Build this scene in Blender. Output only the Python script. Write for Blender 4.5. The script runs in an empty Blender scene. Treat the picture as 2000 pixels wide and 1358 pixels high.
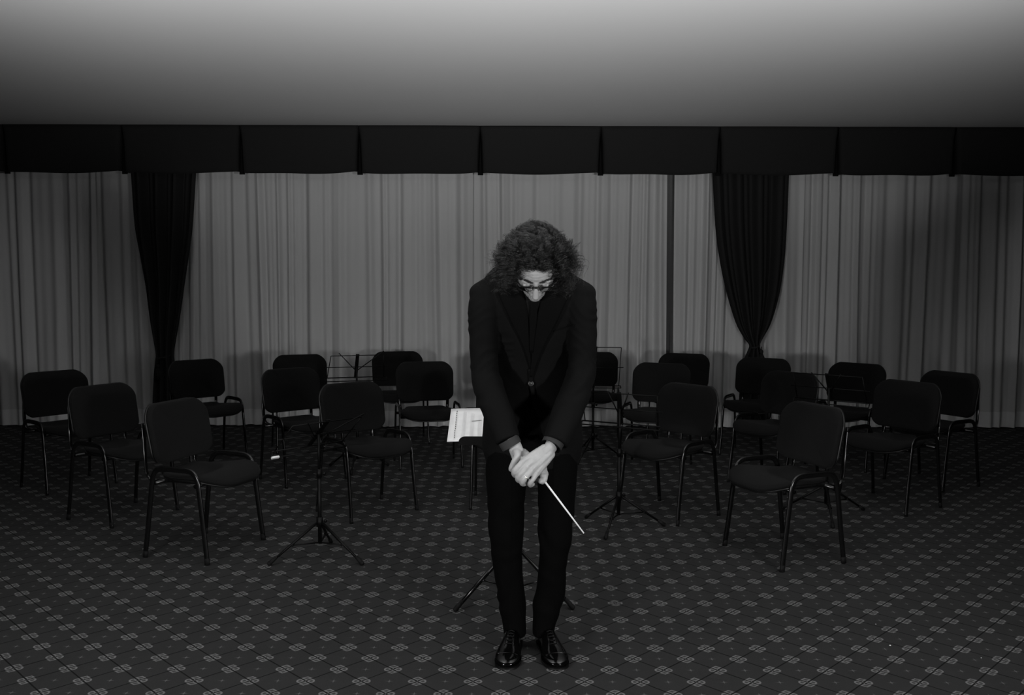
import bpy, bmesh, math, random
import numpy as np
from mathutils import Vector, Matrix, noise
from mathutils.bvhtree import BVHTree
random.seed(7); rng = np.random.default_rng(7)
SC = bpy.context.scene; COL = SC.collection
R = math.radians; PI = math.pi

# ------------------------------------------------------------------ camera
F, H, PITCH, ROLL = 1778.9, 1.461, 0.0739, 0.0031
cam_d = bpy.data.cameras.new('camera'); cam = bpy.data.objects.new('camera', cam_d); COL.objects.link(cam)
cam_d.sensor_width = 36.0; cam_d.lens = F / 2000 * 36.0; cam_d.clip_end = 60
right = Vector((1, 0, 0)); fwd = Vector((0, math.cos(PITCH), -math.sin(PITCH))); up = Vector((0, math.sin(PITCH), math.cos(PITCH)))
r2 = right * math.cos(ROLL) + up * math.sin(ROLL); u2 = up * math.cos(ROLL) - right * math.sin(ROLL)
cam.matrix_world = Matrix(((r2.x, u2.x, -fwd.x, 0), (r2.y, u2.y, -fwd.y, 0), (r2.z, u2.z, -fwd.z, H), (0, 0, 0, 1)))
SC.camera = cam
cam_d.dof.use_dof = False

# ------------------------------------------------------------------ world, lamps, exposure
W = bpy.data.worlds.new('dark_hall'); SC.world = W; W.use_nodes = True
W.node_tree.nodes['Background'].inputs[0].default_value = (.5, .5, .5, 1)
W.node_tree.nodes['Background'].inputs[1].default_value = 0.0
def lamp(name, loc, target, power, size, spot=None, blend=.6):
    d = bpy.data.lights.new(name, 'SPOT' if spot else 'AREA'); o = bpy.data.objects.new(name, d); COL.objects.link(o)
    o.location = loc; o.rotation_euler = (Vector(target) - Vector(loc)).to_track_quat('-Z', 'Y').to_euler()
    d.energy = power
    if spot:
        d.spot_size = R(spot); d.spot_blend = blend; d.shadow_soft_size = size
    else:
        d.shape = 'DISK'; d.size = size
    return o
lamp('studio_lamp', (-2.35, -0.15, 1.15), (0.70, 6.0, .62), 310, .16, 79, 1.0)
lamp('studio_lamp.001', (2.25, -0.15, 1.15), (-0.70, 6.0, .62), 300, .16, 78, 1.0)
# reflectors turned up at the ceiling beside the camera
for n_, x_, p_ in (('uplight', -1.3, 1080), ('uplight.001', 1.35, 1080)):
    lamp(n_, (x_, 1.1, 1.3), (x_ * 1.02, 1.1 + math.cos(R(41.5)), 1.3 + math.sin(R(41.5))), p_, .10, 82, 1.0)
SC.view_settings.view_transform = 'Standard'; SC.view_settings.look = 'None'
SC.view_settings.gamma = 1; SC.view_settings.exposure = 0
try: SC.view_settings.use_curve_mapping = False
except Exception: pass

# ------------------------------------------------------------------ helpers
def V(px, py, Y):
    """world point that the photograph shows at (px, py) when it lies at distance Y"""
    dx, dy = px - 1000, py - 679
    c, s = math.cos(ROLL), math.sin(ROLL)
    X = dx * c + dy * s; U = -(-dx * s + dy * c)
    c, s = math.cos(PITCH), math.sin(PITCH)
    r = Vector((X, F * c + U * s, U * c - F * s))
    return Vector((0, 0, H)) + r * (Y / r.y)
def tag(o, label=None, cat=None, group=None, kind=None):
    if label: o['label'] = label
    if cat: o['category'] = cat
    if group: o['group'] = group
    if kind: o['kind'] = kind
    return o
def empty(name, loc=(0, 0, 0), rz=0):
    o = bpy.data.objects.new(name, None); COL.objects.link(o); o.location = loc; o.rotation_euler = (0, 0, rz); o.empty_display_size = .1
    return o
def mesh(name, verts, faces, mat=None, parent=None, smooth=True):
    me = bpy.data.meshes.new(name); me.from_pydata([tuple(v) for v in verts], [], [tuple(f) for f in faces]); me.update()
    if smooth: me.polygons.foreach_set('use_smooth', [True] * len(me.polygons))
    if mat: me.materials.append(mat)
    o = bpy.data.objects.new(name, me); COL.objects.link(o)
    if parent: o.parent = parent
    return o
class MB:
    def __init__(s): s.v = []; s.f = []
    def add(s, v, f):
        n = len(s.v); s.v += [Vector(p) for p in v]; s.f += [tuple(i + n for i in q) for q in f]; return s
    def box(s, c, d, rot=None):
        c = Vector(c); x, y, z = d[0] / 2, d[1] / 2, d[2] / 2
        P = [Vector((a * x, b * y, e * z)) for a in (-1, 1) for b in (-1, 1) for e in (-1, 1)]
        if rot is not None: P = [rot @ p for p in P]
        return s.add([c + p for p in P], [(0, 1, 3, 2), (4, 6, 7, 5), (0, 4, 5, 1), (2, 3, 7, 6), (0, 2, 6, 4), (1, 5, 7, 3)])
    def tube(s, pts, r, n=8, ref=None, flat=None, cap=True):
        """sweep along pts; r float, list of float or list of (ra, rb); ref = vector that fixes the first radius axis"""
        pts = [Vector(p) for p in pts]; m = len(pts); V0 = []
        rr = r if isinstance(r, list) and len(r) == m else [r] * m
        prev = None
        for i, p in enumerate(pts):
            t = (pts[min(i + 1, m - 1)] - pts[max(i - 1, 0)]).normalized()
            if ref is not None: a = Vector(ref)
            elif prev is not None: a = prev
            else: a = Vector((0, 0, 1)) if abs(t.z) < .9 else Vector((1, 0, 0))
            a = (a - t * a.dot(t))
            if a.length < 1e-6: a = t.orthogonal()
            a.normalize(); b = t.cross(a); prev = a
            q = rr[i]; ra, rb = (q if isinstance(q, (list, tuple)) else (q, q))
            for k in range(n):
                w = 2 * PI * k / n; V0.append(p + a * (ra * math.cos(w)) + b * (rb * math.sin(w)))
        F0 = [(i * n + k, i * n + (k + 1) % n, (i + 1) * n + (k + 1) % n, (i + 1) * n + k) for i in range(m - 1) for k in range(n)]
        if cap: F0 += [tuple(reversed(range(n))), tuple((m - 1) * n + k for k in range(n))]
        return s.add(V0, F0)
    def ball(s, c, r, n=10, m=7, rot=None):
        c = Vector(c); r = r if isinstance(r, (tuple, list)) else (r, r, r); v = [Vector((0, 0, r[2]))]
        for i in range(1, m):
            for k in range(n):
                th = PI * i / m; ph = 2 * PI * k / n
                v.append(Vector((r[0] * math.sin(th) * math.cos(ph), r[1] * math.sin(th) * math.sin(ph), r[2] * math.cos(th))))
        v.append(Vector((0, 0, -r[2])))
        f = [(0, 1 + k, 1 + (k + 1) % n) for k in range(n)]
        for i in range(m - 2):
            for k in range(n):
                a = 1 + i * n + k; b = 1 + i * n + (k + 1) % n; f.append((a, a + n, b + n, b))
        l = len(v) - 1; f += [(1 + (m - 2) * n + k, l, 1 + (m - 2) * n + (k + 1) % n) for k in range(n)]
        if rot is not None: v = [rot @ p for p in v]
        return s.add([c + p for p in v], f)
    def capsule(s, pts, radii, n=12, ref=None):
        """rounded tapered chain"""
        s.tube(pts, radii, n, ref)
        for p, q in ((pts[0], radii[0]), (pts[-1], radii[-1])):
            ra = min(q) if isinstance(q, (tuple, list)) else q
            s.ball(p, ra * .99, n, 8)
        return s
    def build(s, name, mat=None, parent=None, smooth=True):
        o = mesh(name, s.v, s.f, mat, parent, smooth)
        return o
def spline(pts, sub=6):
    """Catmull-Rom through n-D points"""
    P = [np.array(p, float) for p in pts]; P = [2 * P[0] - P[1]] + P + [2 * P[-1] - P[-2]]; out = []
    for i in range(1, len(P) - 2):
        for k in range(sub):
            t = k / sub; a, b, c, d = P[i - 1:i + 3]
            out.append(.5 * ((2 * b) + (-a + c) * t + (2 * a - 5 * b + 4 * c - d) * t * t + (-a + 3 * b - 3 * c + d) * t ** 3))
    out.append(P[-2]); return out
def evaluate(o, mods):
    """apply modifiers without operators: returns a new mesh on the same object"""
    for m, kw in mods:
        md = o.modifiers.new(m, m)
        for k, v in kw.items(): setattr(md, k, v)
    dg = bpy.context.evaluated_depsgraph_get(); dg.update()
    me = bpy.data.meshes.new_from_object(o.evaluated_get(dg)); mats = list(o.data.materials)
    o.modifiers.clear(); o.data = me
    if not me.materials:
        for m in mats: me.materials.append(m)
    me.polygons.foreach_set('use_smooth', [True] * len(me.polygons))
    return o
def copy_tree(o, parent=None):
    c = o.copy(); COL.objects.link(c); c.parent = parent
    for ch in CH.get(o.name, []): copy_tree(ch, c)
    return c
CH = {}
def index_children():
    CH.clear()
    for o in COL.objects:
        if o.parent: CH.setdefault(o.parent.name, []).append(o)

# ------------------------------------------------------------------ materials
def mat(name, col, rough=.6, metal=0, spec=.5, sheen=0, noise_amt=0, noise_scale=30, bump=0, bump_scale=200, coat=0):
    m = bpy.data.materials.new(name); m.use_nodes = True; nt = m.node_tree; b = nt.nodes['Principled BSDF']
    b.inputs['Base Color'].default_value = (col, col, col, 1); b.inputs['Roughness'].default_value = rough
    b.inputs['Metallic'].default_value = metal; b.inputs['Specular IOR Level'].default_value = spec
    b.inputs['Sheen Weight'].default_value = sheen; b.inputs['Coat Weight'].default_value = coat
    tc = nt.nodes.new('ShaderNodeTexCoord')
    if noise_amt or True:
        n = nt.nodes.new('ShaderNodeTexNoise'); n.inputs['Scale'].default_value = noise_scale; n.inputs['Detail'].default_value = 4
        nt.links.new(tc.outputs['Object'], n.inputs['Vector'])
        r = nt.nodes.new('ShaderNodeMapRange'); a = noise_amt if noise_amt else .08
        r.inputs['To Min'].default_value = col * (1 - a); r.inputs['To Max'].default_value = col * (1 + a)
        nt.links.new(n.outputs['Fac'], r.inputs['Value'])
        cc = nt.nodes.new('ShaderNodeCombineColor')
        for k in range(3): nt.links.new(r.outputs[0], cc.inputs[k])
        nt.links.new(cc.outputs[0], b.inputs['Base Color'])
    if bump:
        n = nt.nodes.new('ShaderNodeTexNoise'); n.inputs['Scale'].default_value = bump_scale; n.inputs['Detail'].default_value = 3
        nt.links.new(tc.outputs['Object'], n.inputs['Vector'])
        bp = nt.nodes.new('ShaderNodeBump'); bp.inputs['Strength'].default_value = bump; bp.inputs['Distance'].default_value = .002
        nt.links.new(n.outputs['Fac'], bp.inputs['Height']); nt.links.new(bp.outputs[0], b.inputs['Normal'])
    return m
M = dict(
    wall=mat('wall_paint', .05, .8), ceil=mat('ceiling_paint', .62, .9, noise_amt=.02, noise_scale=1.5, bump=.15, bump_scale=90),
    sheer=mat('sheer_cloth', .47, .95, noise_amt=.05, noise_scale=300),
    hem=mat('sheer_hem', .60, .95, noise_amt=.05, noise_scale=300),
    drape=mat('dark_drape', .019, .9, noise_amt=.2, noise_scale=200, spec=.1),
    valance=mat('valance_cloth', .016, .95, noise_amt=.18, noise_scale=120, bump=.3, bump_scale=300, spec=.08),
    cloth=mat('chair_cloth', .0085, .95, noise_amt=.35, noise_scale=260, bump=.5, bump_scale=500, spec=.05, sheen=.03),
    plastic=mat('black_plastic', .007, .4, spec=.35), metal=mat('black_lacquer', .004, .20, spec=.5),
    rubber=mat('black_rubber', .006, .75, spec=.2), stand=mat('stand_enamel', .003, .45, spec=.15), tassel=mat('tassel_cord', .018, .8, spec=.1),
    suit=mat('suit_wool', .0052, .85, noise_amt=.25, noise_scale=400, bump=.25, bump_scale=700, spec=.08),
    trouser=mat('trouser_wool', .0026, .95, noise_amt=.25, noise_scale=400, bump=.25, bump_scale=700, spec=.04),
    satin=mat('lapel_cloth', .0042, .9, noise_amt=.2, noise_scale=300, spec=.05),
    shirt=mat('black_shirt', .002, .6, spec=.15, noise_amt=.2, noise_scale=60), cuff=mat('dark_cuff', .022, .8, noise_amt=.08, noise_scale=400),
    leather=mat('shoe_leather', .002, .11, spec=.4), sole=mat('shoe_sole', .004, .5, spec=.2),
    skin=mat('skin', .42, .52, noise_amt=.16, noise_scale=55, bump=.35, bump_scale=160),
    hair=mat('dark_hair', .012, .30, spec=.7, noise_amt=.7, noise_scale=18), beard=mat('grey_beard', .36, .5, noise_amt=.5, noise_scale=90),
    brow=mat('eyebrow_hair', .02, .5), stubble=mat('dark_stubble', .05, .6), frame=mat('spectacle_frame', .006, .2, spec=.6), silver=mat('polished_metal', .9, .12, metal=1),
    baton=mat('white_baton', .88, .4), paper=mat('white_paper', .80, .8), ink=mat('printed_ink', .12, .8), ink2=mat('faint_ink', .62, .8),
    tape=mat('white_tape', .8, .6), eye=mat('eye', .5, .15), gap=mat('dark_opening', .13, .8), slit=mat('slit_cloth', .004, .9, spec=.1), button=mat('horn_button', .03, .2, spec=.7))
g = bpy.data.materials.new('clear_lens'); g.use_nodes = True
g.node_tree.nodes['Principled BSDF'].inputs['Transmission Weight'].default_value = 1
g.node_tree.nodes['Principled BSDF'].inputs['Roughness'].default_value = .02; g.node_tree.nodes['Principled BSDF'].inputs['IOR'].default_value = 1.05
M['lens'] = g

def carpet():
    m = bpy.data.materials.new('patterned_carpet'); m.use_nodes = True; nt = m.node_tree; b = nt.nodes['Principled BSDF']
    b.inputs['Roughness'].default_value = .95; b.inputs['Specular IOR Level'].default_value = .1
    tc = nt.nodes.new('ShaderNodeTexCoord'); sp = nt.nodes.new('ShaderNodeSeparateXYZ'); nt.links.new(tc.outputs['Object'], sp.inputs[0])
    def mt(op, a, b_=None, c=None):
        n = nt.nodes.new('ShaderNodeMath'); n.operation = op
        for i, q in enumerate((a, b_, c)):
            if q is None: continue
            if isinstance(q, (int, float)): n.inputs[i].default_value = q
            else: nt.links.new(q, n.inputs[i])
        return n.outputs[0]
    def sstep(x, lo, hi):   # 1 below lo, 0 above hi
        n = nt.nodes.new('ShaderNodeMapRange'); n.interpolation_type = 'SMOOTHSTEP'; nt.links.new(x, n.inputs[0])
        n.inputs[1].default_value = lo; n.inputs[2].default_value = hi; n.inputs[3].default_value = 1; n.inputs[4].default_value = 0
        return n.outputs[0]
    wv = .2035
    # slight unevenness of the weave
    nz = nt.nodes.new('ShaderNodeTexNoise'); nz.inputs['Scale'].default_value = 150; nz.inputs['Detail'].default_value = 2; nt.links.new(tc.outputs['Object'], nz.inputs[0])
    jit = mt('MULTIPLY', mt('SUBTRACT', nz.outputs['Fac'], .5), .012)
    u = mt('ADD', mt('DIVIDE', mt('SUBTRACT', sp.outputs[0], .065), wv), jit); v = mt('ADD', mt('DIVIDE', mt('SUBTRACT', sp.outputs[1], 3.223), wv), jit)
    p = mt('ADD', u, v); q = mt('SUBTRACT', u, v)
    dp = mt('SUBTRACT', p, mt('ROUND', p)); dq = mt('SUBTRACT', q, mt('ROUND', q))
    lu = mt('ABSOLUTE', mt('MULTIPLY', mt('ADD', dp, dq), .5)); lv = mt('ABSOLUTE', mt('MULTIPLY', mt('SUBTRACT', dp, dq), .5))
    # petals: outlined loops on either side of the crossing lines
    df = mt('SUBTRACT', lu, lv)
    e = mt('SQRT', mt('ADD', mt('POWER', mt('DIVIDE', mt('SUBTRACT', lu, .088), .080), 2), mt('POWER', mt('DIVIDE', lv, .080), 2)))
    d = mt('ADD', mt('DIVIDE', mt('ABSOLUTE', mt('SUBTRACT', lv, .115)), .074), mt('DIVIDE', lu, .100))
    def petal(q, side):
        outer = mt('MULTIPLY', sstep(q, .92, 1.04), sstep(side, -.022, -.010)); inner = mt('MULTIPLY', sstep(q, .50, .64), sstep(side, -.062, -.046))
        return mt('SUBTRACT', outer, mt('MULTIPLY', inner, .80))
    ring1 = petal(e, mt('MULTIPLY', df, -1)); ring2 = petal(d, df); fill = 0.0
    core = mt('MULTIPLY', mt('MAXIMUM', sstep(mt('ADD', lu, mt('MULTIPLY', lv, 4)), .05, .07), sstep(mt('ADD', lv, mt('MULTIPLY', lu, 4)), .06, .08)), .8)
    flower = mt('MAXIMUM', mt('MAXIMUM', mt('MAXIMUM', ring1, ring2), fill), core)
    # cell centre cross
    cp = mt('SUBTRACT', mt('FRACT', p), .5); cq = mt('SUBTRACT', mt('FRACT', q), .5)
    cu = mt('ABSOLUTE', mt('MULTIPLY', mt('ADD', cp, cq), .5)); cv = mt('ABSOLUTE', mt('MULTIPLY', mt('SUBTRACT', cp, cq), .5))
    star = mt('MAXIMUM', sstep(mt('ADD', cu, mt('MULTIPLY', cv, 7)), .03, .11), sstep(mt('ADD', cv, mt('MULTIPLY', cu, 7)), .03, .11))
    star = mt('MULTIPLY', mt('MAXIMUM', star, sstep(mt('SQRT', mt('ADD', mt('POWER', cu, 2), mt('POWER', cv, 2))), .012, .03)), .62)
    # dark lines
    line = mt('MAXIMUM', sstep(mt('ABSOLUTE', dp), .009, .026), sstep(mt('ABSOLUTE', dq), .009, .026))
    n2 = nt.nodes.new('ShaderNodeTexNoise'); n2.inputs['Scale'].default_value = 420; n2.inputs['Detail'].default_value = 3; nt.links.new(tc.outputs['Object'], n2.inputs[0])
    n3 = nt.nodes.new('ShaderNodeTexNoise'); n3.inputs['Scale'].default_value = 3.5; n3.inputs['Detail'].default_value = 5; nt.links.new(tc.outputs['Object'], n3.inputs[0])
    grain = mt('ADD', .62, mt('ADD', mt('MULTIPLY', n2.outputs['Fac'], .46), mt('MULTIPLY', n3.outputs['Fac'], .30)))
    light = mt('MAXIMUM', flower, star)
    base = mt('ADD', .034, mt('MULTIPLY', light, .140))
    base = mt('MULTIPLY', base, mt('SUBTRACT', 1, mt('MULTIPLY', line, .75)))
    val = mt('MULTIPLY', base, grain)
    cc = nt.nodes.new('ShaderNodeCombineColor')
    for k in range(3): nt.links.new(val, cc.inputs[k])
    nt.links.new(cc.outputs[0], b.inputs['Base Color'])
    bp = nt.nodes.new('ShaderNodeBump'); bp.inputs['Strength'].default_value = .5; bp.inputs['Distance'].default_value = .003
    nt.links.new(mt('SUBTRACT', n2.outputs['Fac'], mt('MULTIPLY', line, .8)), bp.inputs['Height']); nt.links.new(bp.outputs[0], b.inputs['Normal'])
    return m

# ------------------------------------------------------------------ the room
YW = 9.12; YC = 8.95; YV = 8.70; CZ = V(1000, 245, YV).z
def slab(name, a, b_, m):
    c = [(a[i] + b_[i]) / 2 for i in range(3)]; d = [abs(b_[i] - a[i]) for i in range(3)]
    mb = MB().box((0, 0, 0), d); o = mb.build(name, m, None, False); o.location = c
    o['kind'] = 'structure'; return o
fl = MB().add([(-7, -3.5, 0), (7, -3.5, 0), (7, YW + .1, 0), (-7, YW + .1, 0), (-7, -3.5, -.1), (7, -3.5, -.1), (7, YW + .1, -.1), (-7, YW + .1, -.1)],
              [(0, 1, 2, 3), (7, 6, 5, 4), (0, 4, 5, 1), (1, 5, 6, 2), (2, 6, 7, 3), (3, 7, 4, 0)]).build('floor', carpet(), None, False)
fl['kind'] = 'structure'; fl['label'] = 'dark patterned carpet with clover flowers in a diamond grid'
slab('ceiling', (-7, -3.5, CZ), (7, YW + .1, CZ + .1), M['ceil'])
slab('wall_back', (-7, YW, 0), (7, YW + .1, CZ), M['gap'])
slab('wall_left', (-7.1, -3.5, 0), (-7, YW + .1, CZ), M['wall'])
slab('wall_right', (7, -3.5, 0), (7.1, YW + .1, CZ), M['wall'])
slab('wall_front', (-7.1, -3.6, 0), (7.1, -3.5, CZ), M['wall'])
slab('trim_1', (-7, YV + .08, CZ - .05), (7, YV + .14, CZ), M['slit'])

# valance: a board with one gathered cloth panel after another
zb = V(1000, 341, YV).z
val = empty('valance', (0, YV, zb)); tag(val, 'dark pleated valance running the whole width under the ceiling', 'valance')
xs_px = [-455, -224, 7, 238, 469, 701, 938, 1174, 1406, 1637, 1866, 2096, 2326, 2556]
X = [V(x, 330, YV).x for x in xs_px]
for i in range(len(X) - 1):
    a, b_ = X[i] + .002, X[i + 1] - .002; n = 40; k = 10; vv = []; ff = []; sd = random.random() * 9
    for j in range(k + 1):
        for q in range(n + 1):
            s = q / n; t = j / k
            z = CZ - .004 + (zb - CZ + .006) * t - zb
            x = a + (b_ - a) * s + (.015 * (t ** 1.2)) * (1 if s < .5 else -1) * (abs(s - .5) * 2) ** 6
            low = .016 * t * (abs(s - .45) * 2) ** 3 + .004 * t * math.sin(s * 9 + sd)
            y = -.008 * math.sin(s * PI) - .012 * t * noise.noise(Vector((s * 4 + sd, t * 1.5, 0))) - .006 * t * noise.noise(Vector((s * 11 + t * 4 + sd, t * 2, 3)))
            y += .05 * (max(0, abs(s - .5) * 2 - .97) / .03) ** 1.5 * min(1, t * 3)
            vv.append((x, y, z + low))
    for j in range(k):
        for q in range(n):
            c = j * (n + 1) + q; ff.append((c, c + 1, c + n + 2, c + n + 1))
    o = mesh('cloth_panel', vv, ff, M['valance'], val); evaluate(o, [('SOLIDIFY', dict(thickness=.006, offset=0))])
for i in range(1, len(X) - 1):
    w0 = .006 if i % 2 else .010; mb = MB()
    zt = CZ - .05 - zb; xx = X[i]
    mb.add([(xx - .03, .060, zt), (xx + .03, .060, zt), (xx + .026, .062, .0), (xx - .026, .062, .0), (xx - .03, .068, zt), (xx + .03, .068, zt), (xx + .026, .070, .0), (xx - .026, .070, .0)],
           [(0, 1, 2, 3), (7, 6, 5, 4), (0, 4, 5, 1), (1, 5, 6, 2), (2, 6, 7, 3), (3, 7, 4, 0)]).build('pleat_insert', M['slit'], val, False)

# sheer curtains: random fold profile per curtain
def fold_profile(x, seed):
    r = np.random.default_rng(seed); x = np.asarray(x); y = np.zeros_like(x)
    ph = r.random(12) * 7
    warp = x + .05 * np.sin(x * 2.3 + ph[0]) + .03 * np.sin(x * 5.1 + ph[1]) + .012 * np.sin(x * 13 + ph[2])
    y += .024 * np.sin(warp * 29 + ph[3]) + .019 * np.sin(warp * 51 + ph[4]) + .009 * np.sin(warp * 88 + ph[5])
    y += .022 * np.sin(x * 7 + ph[6]) * np.sin(x * 2.2 + ph[7])
    amp = .45 + .55 * (.5 + .5 * np.sin(x * 3.1 + ph[8]) * np.sin(x * 5.3 + ph[9]))
    return y * amp
def sheer(x0, x1, label, seed, lean0=0, lean1=0):
    zt = zb + .12; z0 = .012; zh = .165
    root = empty('sheer_curtain', ((x0 + x1) / 2, YC + (.05 if seed in (11, 8, 14) else 0), 0)); tag(root, label, 'curtain', None)
    n = int((x1 - x0) / .007); xs = np.linspace(x0, x1, n + 1)
    def part(name, za, zb_, k, mt_, off=0):
        zs = np.linspace(za, zb_, k + 1); vv = []
        for z in zs:
            t = (zt - z) / (zt - z0)
            xm = (x0 + x1) / 2
            # folds drift and merge downwards
            xx = xs + .02 * t * np.sin(xs * 4 + seed) + .012 * t * np.sin(xs * 11 + seed * 2)
            y = fold_profile(xs + .015 * t * np.sin(xs * 6 + t * 2), seed) * (.85 + .35 * t) + .012 * t * np.sin(xs * 17 + 3 * t + seed)
            f = (xs - x0) / (x1 - x0)
            xx = xx + t * (lean0 * (1 - f) + lean1 * f)
            vv += [(a - xm, b_ - off, z) for a, b_ in zip(xx, y)]
        ff = [(j * (n + 1) + i, j * (n + 1) + i + 1, (j + 1) * (n + 1) + i + 1, (j + 1) * (n + 1) + i) for j in range(len(zs) - 1) for i in range(n)]
        o = mesh(name, vv, ff, mt_, root); return o
    part('cloth', zh, zt, 16, M['sheer']); part('hem', z0, zh + .003, 3, M['hem'], .003)
cx = lambda px: V(px, 500, YC).x
sheer(-6.4, cx(193), 'grey sheer curtain at the far left edge, left of the tied dark drape', 3)
sheer(cx(177), cx(518), 'grey sheer curtain hanging behind the left tied drape', 11)
sheer(cx(506), cx(924), 'grey sheer curtain between the left tied drape and the man', 5)
sheer(cx(916), cx(1302), 'grey sheer curtain directly behind the man, ending at the dark gap', 8, 0, -.01)
sheer(cx(1316), cx(1568), 'grey sheer curtain from the dark gap to behind the right tied drape', 2, -.012, 0)
sheer(cx(1556), 6.4, 'grey sheer curtain right of the right tied drape to the edge', 14)

# tied-back dark drapes
def drape(outline, knot, label, seed, tassel_px):
    YD = YC - .10; root = empty('tied_drape', (V(knot[0], 690, YD).x, YD, 0)); tag(root, label, 'curtain')
    ox = root.location.x; kz = V(knot[0], knot[1], YD).z; vv = []; n = 90
    rows = spline([(V(l, y, YD).x, V(r, y, YD).x, V(l, y, YD).z) for l, r, y in outline], 5)
    r_ = random.Random(seed); ph = [r_.random() * 7 for _ in range(5)]
    for xl, xr, z in rows:
        w = xr - xl; w0 = .70
        for q in range(n + 1):
            s = q / n
            y = .045 * math.sin(s * 2 * PI * 3.6 + ph[0]) + .018 * math.sin(s * 2 * PI * 7.3 + ph[1]) + .004 * math.sin(s * 2 * PI * 15 + ph[2])
            y *= .4 + .6 * min(1, w / .5)
            y -= .05 * math.sin(PI * s) * (1 - min(1, w / w0))
            vv.append((xl + w * s - ox, y, z))
    m_ = len(rows); ff = [(j * (n + 1) + i, j * (n + 1) + i + 1, (j + 1) * (n + 1) + i + 1, (j + 1) * (n + 1) + i) for j in range(m_ - 1) for i in range(n)]
    evaluate(mesh('cloth', vv, ff, M['drape'], root), [('SOLIDIFY', dict(thickness=.01, offset=0))])
    # tie rope round the gather, with a tassel
    rx = .062 if knot[0] < 1000 else .040; t = []
    for k in range(25):
        a = 2 * PI * k / 24; t.append((rx * math.cos(a), .055 * math.sin(a) - .02, kz + .015 * math.sin(a + 1)))
    tie = MB().tube([(p[0] + V(knot[0], knot[1], YD).x - ox, p[1], p[2]) for p in t], .011, 8, cap=False).build('tieback', M['drape'], root)
    tx = V(tassel_px[0], tassel_px[1], YD).x - ox; tz = V(*tassel_px, YD).z
    mb = MB().tube([(tx, -.09, kz), (tx, -.092, tz + .03)], .005, 6).ball((tx, -.092, tz + .02), (.02, .02, .022))
    for k in range(26):
        a = k * 2.4; rr = .003 + .018 * math.sqrt(k / 26)
        mb.tube([(tx + rr * .8 * math.cos(a), -.092 + rr * .8 * math.sin(a), tz), (tx + rr * 1.3 * math.cos(a), -.092 + rr * 1.3 * math.sin(a), tz - .11)], .003, 5)
    mb.build('tassel', M['tassel'], tie)
drape([(250, 388, 325), (254, 385, 345), (261, 379, 440), (272, 371, 500), (283, 362, 560), (291, 353, 620), (300, 344, 670), (304, 341, 692), (303, 342, 703), (300, 345, 730), (297, 348, 790), (296, 350, 834)],
      (321, 697), 'dark tied-back drape in the left part of the window wall, with a tassel', 3, (315, 718))
drape([(1391, 1542, 325), (1393, 1541, 345), (1398, 1537, 440), (1407, 1532, 510), (1421, 1522, 575), (1438, 1506, 630), (1454, 1490, 660), (1464, 1483, 674), (1461, 1487, 686), (1452, 1496, 710), (1446, 1500, 760), (1442, 1502, 836)],
      (1473, 676), 'dark tied-back drape in the right part of the window wall, gathered to a point', 9, (1482, 690))

# ------------------------------------------------------------------ stacking chairs
A_, B_, WB, YO, HT = .239, .196, .228, -.197, .80   # local: x = chair's own right, y = facing
def pad(outline, zf, th, edge=.5, rings=5):
    """rounded pad from outline (x, y) and a surface height function"""
    o = [Vector(p) for p in outline]; c = sum(o, Vector((0, 0))) / len(o); vv = []; ff = []; n = len(o)
    prof = [(.0, -1), (.6, -1), (.93, -1), (.985, -.75), (1, -.2), (.995, .3), (.97, .8), (.92, 1), (.75, 1), (.5, 1), (.25, 1), (0, 1)]
    L = []
    for s, h in prof:
        if s == 0: vv.append((c.x, c.y, zf(c.x, c.y) + h * th / 2)); L.append([len(vv) - 1])
        else:
            L.append([])
            for p in o:
                q = c + (p - c) * s; vv.append((q.x, q.y, zf(q.x, q.y) + h * th / 2)); L[-1].append(len(vv) - 1)
    for a, b_ in zip(L, L[1:]):
        for k in range(n):
            k2 = (k + 1) % n
            if len(a) == 1: ff.append((a[0], b_[k2], b_[k]))
            elif len(b_) == 1: ff.append((a[k], a[k2], b_[0]))
            else: ff.append((a[k], a[k2], b_[k2], b_[k]))
    return vv, ff
def superrect(hw, y0, y1, rf, rb, n=10, taper=0):
    out = []
    def arc(cx_, cy_, r, a0, a1):
        for k in range(n + 1):
            a = R(a0 + (a1 - a0) * k / n); out.append((cx_ + r[0] * math.cos(a), cy_ + r[1] * math.sin(a)))
    arc(hw - rf[0], y1 - rf[1], rf, 0, 90); arc(-hw + rf[0], y1 - rf[1], rf, 90, 180)
    arc(-hw + taper + rb[0], y0 + rb[1], rb, 180, 270); arc(hw - taper - rb[0], y0 + rb[1], rb, 270, 360)
    return out
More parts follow.
